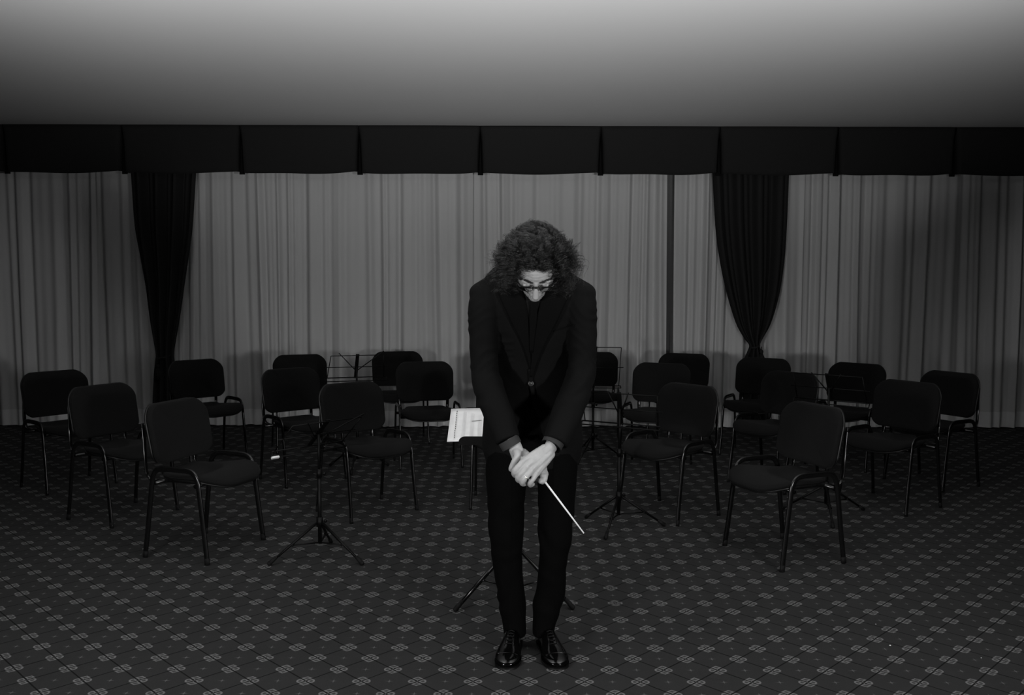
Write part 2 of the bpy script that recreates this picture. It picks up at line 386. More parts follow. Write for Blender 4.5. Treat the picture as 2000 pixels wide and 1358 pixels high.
def build_chair():
    root = empty('stacking_chair')
    seat_z = lambda x, y: .440 - .028 * math.exp(-((y + .03) / .12) ** 2) + .020 * (x / .23) ** 2 * math.exp(-((y + .02) / .16) ** 2) - .036 * max(0, (y - .10) / .15) ** 2
    so = superrect(.240, -.175, .265, (.17, .15), (.06, .07), 9, .072)
    v, f = pad(so, seat_z, .026); mesh('seat', v, f, M['cloth'], root)
    so2 = superrect(.234, -.17, .258, (.168, .148), (.06, .07), 9, .072)
    v, f = pad(so2, lambda x, y: seat_z(x, y) - .019, .017); mesh('seat_shell', v, f, M['plastic'], root)
    # backrest, built in (x, height) then bent
    hb, zc = .285, HT - .1425
    def bend(p, off):
        x, h, d = p      # h 0..hb measured from the bottom
        lean = -.055 * (h / hb) ** 1.0
        y = YO + .028 + lean + .040 * (x / WB) ** 2 + off + d
        return (x, y, HT - hb + h - .0 + (.024 * (1 - (x / WB) ** 2) if h > hb * .5 else -.034 * (1 - (x / WB) ** 2)) * abs(h / hb - .5) * 2 - .012)
    bo = superrect(WB + .006, 0, hb, (.085, .080), (.055, .05), 9, .004)
    def slabz(off, th, shrink, name, m):
        v, f = pad([(x * shrink, (y - hb / 2) * shrink + hb / 2) for x, y in bo], lambda x, y: 0, th)
        mesh(name, [bend(p, off) for p in v], [tuple(reversed(q)) for q in f], m, root)
    slabz(.010, .034, 1.0, 'backrest', M['cloth'])
    slabz(-.016, .018, .985, 'back_shell', M['plastic'])
    # side hoops: each hoop is two legs meeting on top
    for sx in (1, -1):
        for sy in (1, -1):
            x = sx * A_
            pts = [(x + sx * .004, sy * B_, .012), (x, sy * (B_ - .018), .15), (x - sx * .002, sy * .155, .33), (x - sx * .003, sy * .144, .410), (x - sx * .003, sy * .134, .443),
                   (x - sx * .003, sy * .116, .467), (x - sx * .003, sy * .086, .478), (x - sx * .003, sy * .04, .480), (x - sx * .003, 0, .480)]
            sp = spline(pts, 3)
            leg = MB().tube(sp, (.0085, .0150), 10, ref=(1, 0, 0), cap=False).build('leg', M['metal'], root)
            MB().tube([(x + sx * .004, sy * (B_ + .0006), 0.0), (x + sx * .0035, sy * (B_ - .004), .035)], (.0092, .0158), 10, ref=(1, 0, 0)).build('foot_cap', M['rubber'], leg)
    for y in (.125, -.125):
        MB().tube([(-A_ + .004, y, .400), (A_ - .004, y, .400)], (.011, .011), 8).build('crossbar', M['metal'], root)
    for sx in (1, -1):
        pts = [(sx * .16, .13, .404), (sx * .165, -.06, .402), (sx * .175, -.155, .398), (sx * .188, -.200, .412), (sx * .195, -.217, .450), (sx * .195, -.222, .53), (sx * .185, -.235, .62), (sx * .18, -.247, .70)]
        MB().tube(spline(pts, 3), (.006, .0125), 8, ref=(0, 1, 0)).build('back_support', M['metal'], root)
    return root
chair0 = build_chair(); index_children()
T = 'black padded stacking chair '
chairs = [  # x, y, facing angle, label
 (-1.660, 4.861, 1.231, T + 'nearest the camera on the left side'),
 (-2.404, 5.562, 1.073, T + 'second from the left edge, behind the nearest left one'),
 (-3.137, 6.372, .897, T + 'at the far left edge of the room'),
 (-2.467, 7.312, .798, T + 'standing in front of the left tied drape'),
 (-1.803, 7.807, .363, T + 'in the back row, left of the rear left music stand'),
 (-1.529, 6.599, .735, T + 'behind the front left wire stand, partly hiding a back-row chair'),
 (-.914, 5.678, .745, T + 'just behind and right of the front left wire stand'),
 (-1.018, 8.189, .217, T + 'in the back row, right of the rear left music stand'),
 (-.666, 7.149, .238, T + 'left of the man, in front of a back-row chair'),
 (.727, 8.197, -.096, T + 'in the back row just right of the man'),
 (1.133, 7.095, -.394, T + 'right of the man, behind the front right wire stand'),
 (1.495, 8.073, -.397, T + 'in the back row below the dark curtain gap'),
 (.987, 5.650, -.880, T + 'beside the front right wire stand, seat turned to the man'),
 (2.062, 7.620, -.561, T + 'right below the knot of the right tied drape'),
 (1.879, 6.461, -.917, T + 'half hidden behind the nearest chair on the right'),
 (1.452, 4.784, -1.185, T + 'nearest the camera on the right side'),
 (2.663, 7.180, -.760, T + 'right of the rear right stand, against the sheer curtain'),
 (2.478, 5.892, -.958, T + 'second from the right edge'),
 (3.049, 6.539, -1.069, T + 'at the far right edge of the room'),
 (-.075, 8.162, .017, T + 'in the back row, almost wholly hidden behind the man'),
 (-.010, 5.899, -.04, T + 'behind the black-desked stand, one front leg seen'),
]
G = 'stacking chairs set out in an arc'
for i, (x, y, t, lab) in enumerate(chairs):
    c = chair0 if i == 0 else copy_tree(chair0)
    # local +y must point along (sin t, -cos t); local +x (chair's right) = (-cos t, -sin t)
    c.location = (x, y, 0); c.rotation_euler = (0, 0, math.atan2(-math.sin(t), -math.cos(t)))
    tag(c, lab, 'chair', G)

# ------------------------------------------------------------------ wire music stands
def tripod(root, feet, hub, bottom, m, r=.008):
    hub = Vector(hub); bottom = Vector(bottom)
    for p in feet:
        p = Vector(p); d = (p - hub)
        side = Vector((-d.y, d.x, 0)).normalized()
        top = hub + Vector((d.x, d.y, 0)).normalized() * .018
        leg = MB().tube([top, p + Vector((0, 0, .012))], [r, r * .8], 8).build('leg', m, root)
        e = (top - p).normalized()
        MB().capsule([p + Vector((0, 0, .013)), p + Vector((0, 0, .013)) + e * .04], [.012, .010], 8).build('rubber_foot', M['rubber'], leg)
        mid = top.lerp(p, .52)
        MB().tube([mid, bottom + Vector((d.x, d.y, 0)).normalized() * .012], (.004, .006), 6).build('brace', m, root)
        MB().tube([mid - side * .012, mid + side * .012], .005, 6).build('rivet', M['silver'] if False else m, root)
def wire_stand(loc, feet, top_z, desk_rz, tilt, desk_h, w_bot, w_top, label, arms=(.6, .6), hub_z=.19, tape=False, roll=0):
    root = empty('music_stand', (loc[0], loc[1], 0)); tag(root, label, 'music stand', 'folding wire music stands among the chairs'); m = M['stand']
    L = [Vector((f[0] - loc[0], f[1] - loc[1], 0)) for f in feet]
    tripod(root, L, (0, 0, hub_z), (0, 0, .085), m)
    MB().tube([(0, 0, .08), (0, 0, hub_z + .28)], .0105, 10).build('lower_pole', m, root)
    MB().tube([(0, 0, hub_z + .26), (0, 0, top_z)], .0075, 10).build('upper_pole', m, root)
    MB().tube([(0, 0, hub_z - .02), (0, 0, hub_z + .03)], .018, 10).ball((.03, -.0, hub_z + .01), .010).build('hub', m, root)
    MB().tube([(0, 0, hub_z + .24), (0, 0, hub_z + .285)], .0145, 10).ball((.026, 0, hub_z + .262), .010).build('collar', m, root)
    Rz = Matrix.Rotation(desk_rz, 3, 'Z'); Rx = Matrix.Rotation(tilt, 3, 'X') ; Ry = Matrix.Rotation(roll, 3, 'Y'); Q = Rz @ Ry @ Rx
    o = Vector((0, 0, top_z)) - Q @ Vector((0, 0, desk_h * .5))
    P = lambda x, z, y=0: o + Q @ Vector((x, y, z))
    d = empty('desk', (0, 0, 0)); d.parent = root
    bar = lambda a, b_, r=.0032, n='bar': MB().tube([a, b_], r, 6).build(n, m, d)
    h = desk_h; wm = (w_bot + w_top) / 2
    bar(P(-w_bot, 0), P(w_bot, 0), .0042); bar(P(-wm - .02, h * .48), P(wm + .02, h * .48)); bar(P(-w_top, h), P(w_top, h))
    bar(P(-w_bot * .93, 0), P(-w_top, h)); bar(P(w_bot * .93, 0), P(w_top, h))
    pl = MB().box(P(0, h * .5, .004), (.026, .006, h * 1.08), Q).build('centre_plate', m, d, False)
    for s, l in ((-1, arms[0]), (1, arms[1])):
        bar(P(s * .008, h * .35, -.006), P(s * l * .26, h * (1.0 + .28 * l), -.01), .0036, 'page_arm')
    led = bar(P(-w_bot, -.012, -.03), P(w_bot, -.012, -.03), .0035, 'ledge_bar')
    for s in (-1, 1): bar(P(s * w_bot, 0, 0), P(s * w_bot, -.012, -.03), .0035, 'ledge_end')
    MB().tube([P(0, h * .3, .006), P(0, h * .3, .035)], .012, 8).build('tilt_joint', m, root)
    if tape:
        MB().box(P(-w_bot + .012, -.010, -.031), (.042, .010, .012), Q).build('tape', M['tape'], d, False)['label'] = 'white tape on the bar end'
    return root
wire_stand((-1.004, 4.690), [(-1.236, 4.557), (-.765, 4.570), (-1.0, 4.95)], .660, R(46), R(49), .228, .225, .21,
           'low black wire music stand in front on the left, white tape on its bar', (.55, .75), .19, True)
wire_stand((-1.190, 6.95), [(-1.42, 7.05), (-1.20, 6.72), (-.97, 7.06)], .797, R(18), R(32), .21, .235, .20,
           'black wire music stand at the rear left, arms raised in a V', (.55, .75))
wire_stand((.632, 5.290), [(.908, 5.327), (.532, 5.045), (.459, 5.497)], .712, R(-28), R(12), .185, .245, .235,
           'black wire music stand in front on the right, beside a chair seat', (.25, .25))
wire_stand((.661, 7.35), [(.90, 7.44), (.55, 7.59), (.52, 7.12)], .763, R(-2), R(4), .315, .222, .222,
           'upright wire music stand seen between the man and the back row', (.1, .1))
wire_stand((1.955, 5.58), [(1.737, 5.738), (2.244, 5.718), (1.90, 5.29)], .805, R(-40), R(27), .185, .235, .215,
           'black wire music stand at the rear right behind the nearest right chair', (.35, .35))

# ------------------------------------------------------------------ conductor's stand and score
SX, SY = .012, 4.10
cs = empty('conductor_stand', (SX, SY, 0)); tag(cs, 'black solid-desk music stand behind the man, holding a white score', 'music stand')
tripod(cs, [(-.257, -.182, 0), (.260, -.152, 0), (.0, .30, 0)], (0, 0, .245), (0, 0, .05), M['metal'], .011)
MB().tube([(0, 0, .035), (0, 0, .52)], .013, 12).build('lower_pole', M['stand'], cs)
MB().tube([(0, 0, .5), (0, 0, .775)], .010, 12).build('upper_pole', M['stand'], cs)
MB().tube([(0, 0, .22), (0, 0, .28)], .022, 12).build('hub', M['stand'], cs); MB().tube([(0, 0, .49), (0, 0, .53)], .018, 12).ball((.03, 0, .51), .012).build('clutch', M['stand'], cs)
lo = V(895, 866, 3.98); dz0 = lo.z; dy0 = 3.98 - SY; TL = R(20); dl = .33
dirv = Vector((0, math.cos(TL), math.sin(TL))); nrm = Vector((0, -math.sin(TL), math.cos(TL)))
def rrect(w, h, r, n=6):
    out = []
    for cx_, cy_, a0 in ((w / 2 - r, h / 2 - r, 0), (-w / 2 + r, h / 2 - r, 90), (-w / 2 + r, -h / 2 + r, 180), (w / 2 - r, -h / 2 + r, 270)):
        for k in range(n + 1):
            a = R(a0 + 90 * k / n); out.append((cx_ + r * math.cos(a), cy_ + r * math.sin(a)))
    return out
def plate(outline, origin, ux, uy, th):
    nn = Vector(ux).cross(Vector(uy)).normalized(); n = len(outline); a = [Vector(origin) + Vector(ux) * x + Vector(uy) * y for x, y in outline]
    v = [p + nn * th / 2 for p in a] + [p - nn * th / 2 for p in a]
    f = [tuple(range(n)), tuple(reversed(range(n, 2 * n)))] + [(k, n + k, n + (k + 1) % n, (k + 1) % n) for k in range(n)]
    return v, f
DW = .49
v, f = plate(rrect(DW, dl, .03), Vector((0, dy0, dz0)) + dirv * (dl / 2 + .004), (1, 0, 0), dirv, .003); mesh('desk_plate', v, f, M['stand'], cs, False)
# ledge: upright lip with rounded top corners
zt_ = V(895, 850, 3.98).z - dz0
lip = [(-DW / 2, 0), (DW / 2, 0), (DW / 2, zt_ * .35)] + [(DW / 2 - .03 + .03 * math.cos(R(a)), zt_ * .35 + zt_ * .65 * math.sin(R(a))) for a in range(10, 91, 10)] + [(-DW / 2 + .03 - .03 * math.cos(R(a)), zt_ * .35 + zt_ * .65 * math.sin(R(a))) for a in range(90, 0, -10)] + [(-DW / 2, zt_ * .35)]
v, f = plate(lip, (0, dy0 - .022, dz0 - .002), (1, 0, 0), (0, 0, 1), .003); mesh('ledge_lip', v, f, M['stand'], cs, False)
MB().box((0, dy0 - .010, dz0 - .002), (DW - .01, .028, .003)).build('ledge', M['stand'], cs, False)
MB().box((0, .0, .80), (.07, .09, .02)).tube([(0, 0, .77), (0, 0, .82)], .014, 10).build('bracket', M['stand'], cs, False)
# the score lying on it
score = empty('sheet_music', (SX, SY, 0)); tag(score, 'white sheet music lying on the black-desked stand behind the man', 'sheet music')
def sheet(x0, x1, name):
    n = 10; vv = []
    for j in range(9):
        for k in range(n + 1):
            x = x0 + (x1 - x0) * k / n; t = j / 8
            lift = .006 + .004 * math.sin(PI * k / n) + .006 * t * t
            p = Vector((x, dy0, dz0)) + dirv * (.002 + .297 * t) + nrm * lift; vv.append(p)
    o = mesh(name, vv, [(j * (n + 1) + k, j * (n + 1) + k + 1, (j + 1) * (n + 1) + k + 1, (j + 1) * (n + 1) + k) for j in range(8) for k in range(n)], M['paper'], score)
    evaluate(o, [('SOLIDIFY', dict(thickness=.0006, offset=0))]); return o
xl_ = V(873, 866, 3.98).x - SX
pg = sheet(xl_, 0, 'page'); pg2 = sheet(0, -xl_, 'page')
def printed(rects, page, m):
    mb = MB()
    for x, t, w, h in rects:
        p = Vector((x, dy0, dz0)) + dirv * t + nrm * (.0125 + .006 * (t / .297) ** 2)
        a, b_ = Vector((w / 2, 0, 0)), dirv * (h / 2); mb.add([p - a - b_, p + a - b_, p + a + b_, p - a + b_], [(0, 1, 2, 3)])
    mb.build('print', m, page, False)
for pgx, page in ((xl_, pg), (0, pg2)):
    rr = []; li = []; rn = random.Random(2)
    for k in range(13): rr.append((pgx + .030 + .0015 * rn.random(), .03 + k * .0195, .0035, .012))
    for s in range(6):
        for k in range(5): li.append((pgx + .062 + s * .036 + k * .0035, .15, .0009, .24))
    printed(rr, page, M['ink']); printed(li, page, M['ink2'])
    printed([(pgx + .105 + .005 * k, .175 + .0012 * k, .005, .004) for k in range(9)], page, M['ink'])

# ------------------------------------------------------------------ the conductor
man = empty('person', (.08, 3.48, 0))
tag(man, 'curly-haired man with glasses bowing in a black suit, hands clasped on a baton', 'person')
MO = man.location.copy()
def rel(o):   # meshes are built in world coordinates, then hung on the person's Empty
    me = o.data; me.transform(Matrix.Translation(-MO)); me.update(); o.parent = man; return o
HC = Vector((.078, 3.055, 1.515)); PH = R(60)
hR = Matrix(((1, 0, 0), (0, -math.cos(PH), -math.sin(PH)), (0, -math.sin(PH), math.cos(PH))))   # columns: x, face-forward, up
def hp(x, f_, u): return HC + Vector((x, -f_ * math.cos(PH) - u * math.sin(PH), -f_ * math.sin(PH) + u * math.cos(PH)))
hrot = Matrix(((1, 0, 0), (0, -math.cos(PH), -math.sin(PH)), (0, -math.sin(PH), math.cos(PH))))
def hb_(mb, x, f_, u, r, n=14, m_=10): mb.ball(hp(x, f_, u), r, n, m_, hrot)
b = MB()
# skull, jaw, face
hb_(b, 0, -.012, .035, (.074, .092, .083), 26, 18)
hb_(b, 0, .030, .030, (.062, .062, .068), 22, 14)
hb_(b, 0, .040, -.035, (.052, .048, .062), 20, 14)
hb_(b, 0, .052, -.078, (.036, .034, .034), 18, 12)
hb_(b, 0, .068, -.098, (.022, .018, .016))
for s in (-1, 1):
    hb_(b, s * .040, .048, -.012, (.020, .026, .020)); hb_(b, s * .044, .010, -.065, (.016, .040, .022))
    hb_(b, s * .028, .083, .032, (.022, .010, .008))                       # brow ridge
    hb_(b, s * .076, -.008, -.005, (.008, .018, .030)); hb_(b, s * .080, -.012, .012, (.006, .018, .016))   # ears
    hb_(b, s * .011, .097, -.034, (.008, .010, .008))                      # nostrils
    hb_(b, s * .030, .078, -.002, (.014, .008, .008))                      # lids
b.capsule([hp(0, .086, .028), hp(0, .098, .0), hp(0, .112, -.026), hp(0, .110, -.034)], [(.0085, .008), (.010, .010), (.0115, .012), (.011, .010)], 14)
hb_(b, 0, .082, -.056, (.024, .010, .006)); hb_(b, 0, .080, -.067, (.021, .010, .007))   # lips
b.capsule([HC + Vector((0, .04, -.02)), Vector((.078, 3.15, 1.46)), Vector((.078, 3.21, 1.41)), Vector((.078, 3.25, 1.36))], [.050, .056, .062, .075], 18)
# trunk and legs inside the clothes
b.capsule([Vector((.078, 3.25, 1.36)), Vector((.078, 3.33, 1.22)), Vector((.078, 3.44, 1.06)), Vector((.078, 3.52, .92)), Vector((.078, 3.54, .84))],
          [(.13, .08), (.14, .09), (.125, .085), (.135, .09), (.12, .085)], 20, ref=(1, 0, 0))
b.capsule([Vector((-.06, 3.23, 1.365)), Vector((.078, 3.25, 1.38)), Vector((.216, 3.23, 1.365))], [.045, .055, .045], 14)
for s, kx, fx in ((-1, 987, 991), (1, 1086, 1082)):
    b.capsule([Vector((.078 + s * .075, 3.53, .84)), V(kx, 1050, 3.51), V(fx + s * -3, 1150, 3.53), V(1005 if s < 0 else 1062, 1215, 3.55), Vector((V(1006 if s < 0 else 1062, 1250, 3.56).x, 3.56, .06))], [.066, .044, .036, .028, .026], 14)
    fx0 = V(1006 if s < 0 else 1062, 1250, 3.56).x
    b.capsule([Vector((fx0, 3.56, .05)), Vector((fx0 + s * .008, 3.46, .040)), Vector((fx0 + s * .014, 3.40, .035))], [.022, .020, .016], 12)
# arms
SH = {-1: V(950, 590, 3.21), 1: V(1130, 590, 3.21)}
EL = {-1: V(951, 722, 3.235), 1: V(1133, 722, 3.235)}
WR = {-1: V(1004, 870, 3.135), 1: V(1075, 876, 3.115)}
for s in (-1, 1):
    b.capsule([SH[s], SH[s].lerp(EL[s], .5), EL[s]], [.042, .034, .028], 14)
    b.capsule([EL[s], EL[s].lerp(WR[s], .35), WR[s]], [.028, .027, (.0245, .020)], 14)
# --- his left hand (picture right), on top
def ch(mb, pts, rad, n=12): mb.capsule([V(*p) for p in spline(pts, 3)], [q if isinstance(q, float) else q for q in [float(x[0]) for x in spline([(r_,) for r_ in rad], 3)]], n)
YH = 3.075
wr = V(1074, 877, 3.10)
MCP = [(1022, 902, 3.066), (1030, 911, 3.060), (1039, 919, 3.060), (1048, 925, 3.066)]
CARP = [(1063, 876, 3.096), (1068, 880, 3.092), (1073, 884, 3.092), (1077, 888, 3.098)]
b.capsule([V(1076, 871, 3.115), V(1073, 880, 3.100), V(1064, 889, 3.092)], [(.027, .021), (.0275, .019), (.030, .017)], 16)
for c_, m_, rr in zip(CARP, MCP, (.0150, .0150, .0145, .0135)):
    mid = ((c_[0] + m_[0]) / 2, (c_[1] + m_[1]) / 2, (c_[2] + m_[2]) / 2 - .002)
    ch(b, [c_, mid, m_], [rr, rr, .0118])
FG = [[(1022, 902, 3.066), (1013, 911, 3.050), (1005, 921, 3.056), (1006, 928, 3.078), (1014, 930, 3.096)],
      [(1030, 911, 3.060), (1021, 922, 3.042), (1013, 932, 3.048), (1013, 938, 3.070), (1021, 939, 3.090)],
      [(1039, 919, 3.060), (1029, 930, 3.040), (1021, 940, 3.046), (1021, 945, 3.068), (1028, 945, 3.088)],
      [(1048, 925, 3.066), (1042, 935, 3.050), (1036, 943, 3.054), (1036, 948, 3.074), (1041, 946, 3.090)]]
for pts, r0 in zip(FG, (.0112, .0112, .0106, .0094)):
    ch(b, pts, [r0 + .0006, r0 - .0006, r0 + .0003, r0 - .0008, r0 - .0022])
ch(b, [(1060, 885, 3.100), (1046, 888, 3.108), (1033, 893, 3.106), (1022, 898, 3.100)], [.016, .0145, .012, .010])      # thumb, tucked behind
# tendons and veins on the back of the hand
for (c_, m_) in zip(CARP, MCP):
    b.capsule([V(c_[0] * .6 + m_[0] * .4, c_[1] * .6 + m_[1] * .4, c_[2] * .6 + m_[2] * .4 - .0150), V(m_[0] + 2, m_[1] - 2, m_[2] - .0105)], [.0022, .0035], 8)
# --- his right hand (picture left), underneath, holding the baton
b.capsule([V(1003, 866, 3.135), V(1010, 884, 3.132), V(1020, 900, 3.128)], [(.024, .020), (.025, .018), (.032, .017)], 16)
RC = [(1010, 884, 3.130), (1014, 884, 3.134), (1018, 884, 3.138), (1022, 884, 3.142)]
RM = [(1044, 930, 3.118), (1050, 924, 3.124), (1054, 917, 3.130), (1056, 909, 3.136)]
for c_, m_ in zip(RC, RM): ch(b, [c_, ((c_[0] + m_[0]) / 2 - 1, (c_[1] + m_[1]) / 2 + 1, 3.126), m_], [.015, .0145, .0118])
RF = [[(1044, 930, 3.118), (1054, 938, 3.112), (1060, 941, 3.098), (1055, 940, 3.086)],
      [(1050, 924, 3.124), (1061, 926, 3.114), (1064, 934, 3.098), (1062, 940, 3.088)],
      [(1054, 917, 3.130), (1064, 922, 3.118), (1065, 929, 3.100), (1058, 930, 3.090)],
      [(1056, 909, 3.136), (1063, 914, 3.124), (1063, 920, 3.108), (1056, 920, 3.096)]]
for pts, r0 in zip(RF, (.0108, .0112, .0106, .0094)): ch(b, pts, [r0 + .0006, r0, r0 - .0004, r0 - .002])
ch(b, [(1009, 884, 3.120), (1011, 892, 3.104), (1004, 904, 3.092), (999, 914, 3.090), (998, 917, 3.092)], [.0165, .0135, .0115, .0098, .0088])   # thumb
body = b.build('body', M['skin'])
evaluate(body, [('REMESH', dict(mode='VOXEL', voxel_size=.0024, adaptivity=0)), ('SMOOTH', dict(factor=.5, iterations=4))])
# soft detail pushed into the face: eye sockets, folds, philtrum, frown
me = body.data; n = len(me.vertices); co = np.empty(n * 3, np.float32); me.vertices.foreach_get('co', co); co = co.reshape(-1, 3)
no = np.empty(n * 3, np.float32); me.vertices.foreach_get('normal', no); no = no.reshape(-1, 3)
hc = np.array(HC); d_ = co - hc; c60, s60 = math.cos(PH), math.sin(PH)
lx = d_[:, 0]; lf = -d_[:, 1] * c60 - d_[:, 2] * s60; lu_ = -d_[:, 1] * s60 + d_[:, 2] * c60
face = (np.linalg.norm(d_, axis=1) < .15) & (lf > .03)
disp = np.zeros(n)
def dent(x, u, rx, ru, a): disp[face] += a * np.exp(-((lx[face] - x) / rx) ** 2 - ((lu_[face] - u) / ru) ** 2)
for s in (-1, 1):
    dent(s * .031, .014, .018, .010, -.007); dent(s * .030, -.004, .013, .006, .002)
    dent(s * .024, -.040, .005, .018, -.0022); dent(s * .046, -.050, .014, .020, -.003); dent(s * .007, .040, .002, .010, -.0016)
dent(0, .034, .006, .006, -.0015); dent(0, -.0615, .020, .0022, -.0028); dent(0, -.080, .018, .007, -.003)
for k in range(3): dent(0, .052 + k * .011, .03, .0018, -.0007)
co += no * disp[:, None]; me.vertices.foreach_set('co', co.astype(np.float32).ravel()); me.update()
rel(body)
for s in (-1, 1):
    rel(MB().ball(hp(s * .031, .070, .010), .0115, 16, 10).build('eyeball', M['eye']))
    # eyebrow: short hairs
    mb = MB()
    for k in range(110):
        t = random.random(); x = s * (.010 + .044 * t); u = .034 + .010 * math.sin(PI * min(1, t * 1.15)) - .004 * t + random.uniform(-.004, .004)
        f0 = .0925 - .016 * t * t - .5 * x * x * 6
        p = hp(x, f0, u); q = hp(x + s * .009, f0 + .003, u + random.uniform(-.003, .004))
        mb.tube([p, p.lerp(q, .5), q], [.0007, .0006, .0002], 3)
    rel(mb.build('eyebrow', M['brow']))
# ears get nothing more: hair hides them
bvh_body = BVHTree.FromPolygons([tuple(v.co + MO) for v in body.data.vertices], [tuple(p.vertices) for p in body.data.polygons])
# grey stubble on jaw, chin and lip
mb = MB(); mbs = MB(); mbc = MB(); cnt = 0
while cnt < 2600:
    x = random.uniform(-.062, .062); u = random.uniform(-.118, -.028)
    if u > -.050 and abs(x) < .030: continue
    if -.073 < u < -.057 and abs(x) < .022: continue
    if u > -.10 + abs(x) * .0 and u > -.045 and abs(x) < .045: continue
    o_ = hp(x, .20, u); dr = (hp(x, 0, u) - o_).normalized(); h_ = bvh_body.ray_cast(o_, dr, .25)
    if h_[0] is None: continue
    nn = h_[1]; g_ = (Vector((0, -.1, -.6)) + nn * .8 + Vector((random.uniform(-.5, .5), random.uniform(-.5, .5), random.uniform(-.5, .5)))).normalized()
    L_ = random.uniform(.0015, .0036)
    mb.tube([h_[0] - nn * .0005, h_[0] + g_ * L_], [.00045, .0002], 3, cap=False); cnt += 1
    (mbs if (abs(x) > .034 or u > -.062) else mbc).add(mb.v[-6:], [tuple(i - len(mb.v) + 6 for i in f_) for f_ in mb.f[-3:]])
b_ = rel(mbc.build('beard', M['beard'])); b_['kind'] = 'stuff'; b_['label'] = 'short grey beard on the chin'
b_ = rel(mbs.build('stubble', M['stubble'])); b_['kind'] = 'stuff'; b_['label'] = 'darker stubble on the cheeks'

# hair: curls grown from the scalp
def hair():
    strands = []; NP = 30; LOCKS = 620; PER = 10; N = LOCKS * PER
    for i in range(LOCKS):
        while True:
            d = rng.normal(size=3); d /= np.linalg.norm(d)
            x, f_, u = d
            if u < -.50: continue
            if f_ > .15 and u < .60 and abs(x) < .56 - .25 * max(0, -u): continue     # leave the face free
            if f_ > .58 and u < .60: continue
            break
        nrm_ = np.array(hrot @ Vector((x, f_, u))); nrm_ /= np.linalg.norm(nrm_)
        side = abs(x)
        L0 = (.054 + .050 * side ** 1.2 + .02 * max(0, -f_)) * rng.uniform(.65, 1.2)
        L0 *= 1 - .50 * max(0, min(1, (nrm_[2] - .2) / .5))
        front = f_ > .2
        if front and side < .5: L0 *= .62
        grav0 = rng.uniform(.15, .55) * (.3 + 1.0 * side)
        dirn0 = nrm_ + rng.normal(size=3) * .38; dirn0 /= np.linalg.norm(dirn0)
        cr0 = rng.uniform(.0060, .0115) * (1 + .25 * side); turns0 = rng.uniform(2.2, 4.0); ph0 = rng.uniform(0, 7); tw = rng.normal(size=3)
        if i % 6 == 0: L0 *= 1.22; cr0 *= 1.3; turns0 *= .8
        t = np.linspace(0, 1, NP)[:, None]; g = np.array([0, 0, -1.0])
        for k in range(PER):
            q = np.array([x, f_, u]) + rng.normal(size=3) * .035; q /= np.linalg.norm(q)
            root = np.array(hp(q[0] * .074, -.012 + q[1] * .092, .035 + q[2] * .083))
            L = L0 * rng.uniform(.8, 1.1); dirn = dirn0 + rng.normal(size=3) * .055
            base = root + dirn * L * (t - .38 * t ** 2) + g * L * grav0 * t ** 2
            tang = np.gradient(base, axis=0); tang /= np.linalg.norm(tang, axis=1)[:, None]
            a = np.cross(tang, tw); a /= np.linalg.norm(a, axis=1)[:, None]; bb = np.cross(tang, a)
            cr = cr0 * rng.uniform(.8, 1.2) * (.55 + .6 * t); turns = turns0 * rng.uniform(.93, 1.07); ph = ph0 + rng.normal() * .16
            env = np.minimum(1, t * 5)
            strands.append(base + env * cr * (np.cos(2 * PI * turns * t + ph) * a + np.sin(2 * PI * turns * t + ph) * bb) + rng.normal(size=3) * .0012 * t)
    S = np.array(strands)                                   # N, NP, 3
    tg = np.gradient(S, axis=1); tg /= np.linalg.norm(tg, axis=2)[..., None]
    ref = np.array([.3, .5, .81]); a = np.cross(tg, ref); a /= np.linalg.norm(a, axis=2)[..., None]; bb = np.cross(tg, a)
    rad = (np.linspace(1, .45, NP)[None, :, None]) * rng.uniform(.00035, .00075, size=(N, 1, 1))
    vs = [S + rad * (math.cos(w) * a + math.sin(w) * bb) for w in (0, 2.094, 4.189)]
    v = np.stack(vs, axis=2).reshape(-1, 3)
    i = np.arange(N)[:, None, None] * NP * 3 + np.arange(NP - 1)[None, :, None] * 3; k = np.arange(3)[None, None, :]; k2 = (k + 1) % 3
    f = np.stack([i + k, i + k2, i + 3 + k2, i + 3 + k], axis=3).reshape(-1, 4)
    me = bpy.data.meshes.new('hair'); me.vertices.add(len(v)); me.vertices.foreach_set('co', v.astype(np.float32).ravel())
    me.loops.add(f.size); me.loops.foreach_set('vertex_index', f.astype(np.int32).ravel())
    me.polygons.add(len(f)); me.polygons.foreach_set('loop_start', np.arange(0, f.size, 4, dtype=np.int32)); me.polygons.foreach_set('loop_total', np.full(len(f), 4, np.int32))
    me.update(calc_edges=True); me.polygons.foreach_set('use_smooth', [True] * len(f)); me.materials.append(M['hair'])
    o = bpy.data.objects.new('hair', me); COL.objects.link(o); rel(o); o['kind'] = 'stuff'
    # scalp: dark cap over the hairy part of the skull
    v = []; f = []; nn_, mm = 40, 26
    grid = {}
    for a_ in range(mm + 1):
        for k_ in range(nn_):
            th = PI * a_ / mm; ph = 2 * PI * k_ / nn_
            x, f_, u = math.sin(th) * math.cos(ph), math.sin(th) * math.sin(ph), math.cos(th)
            r_ = 1.10 + .05 * noise.noise(Vector((x * 3, f_ * 3, u * 3)))
            grid[a_, k_] = (len(v), x, f_, u); v.append(hp(x * .074 * r_, -.012 + f_ * .092 * r_ , .035 + u * .083 * r_))
    ok = lambda g_: not (g_[3] < -.6 or (g_[2] > .1 and g_[3] < .50 and abs(g_[1]) < .66) or (g_[2] > .45 and g_[3] < .52))
    for a_ in range(mm):
        for k_ in range(nn_):
            q = [grid[a_, k_], grid[a_ + 1, k_], grid[a_ + 1, (k_ + 1) % nn_], grid[a_, (k_ + 1) % nn_]]
            if all(ok(g_) for g_ in q): f.append([g_[0] for g_ in q])
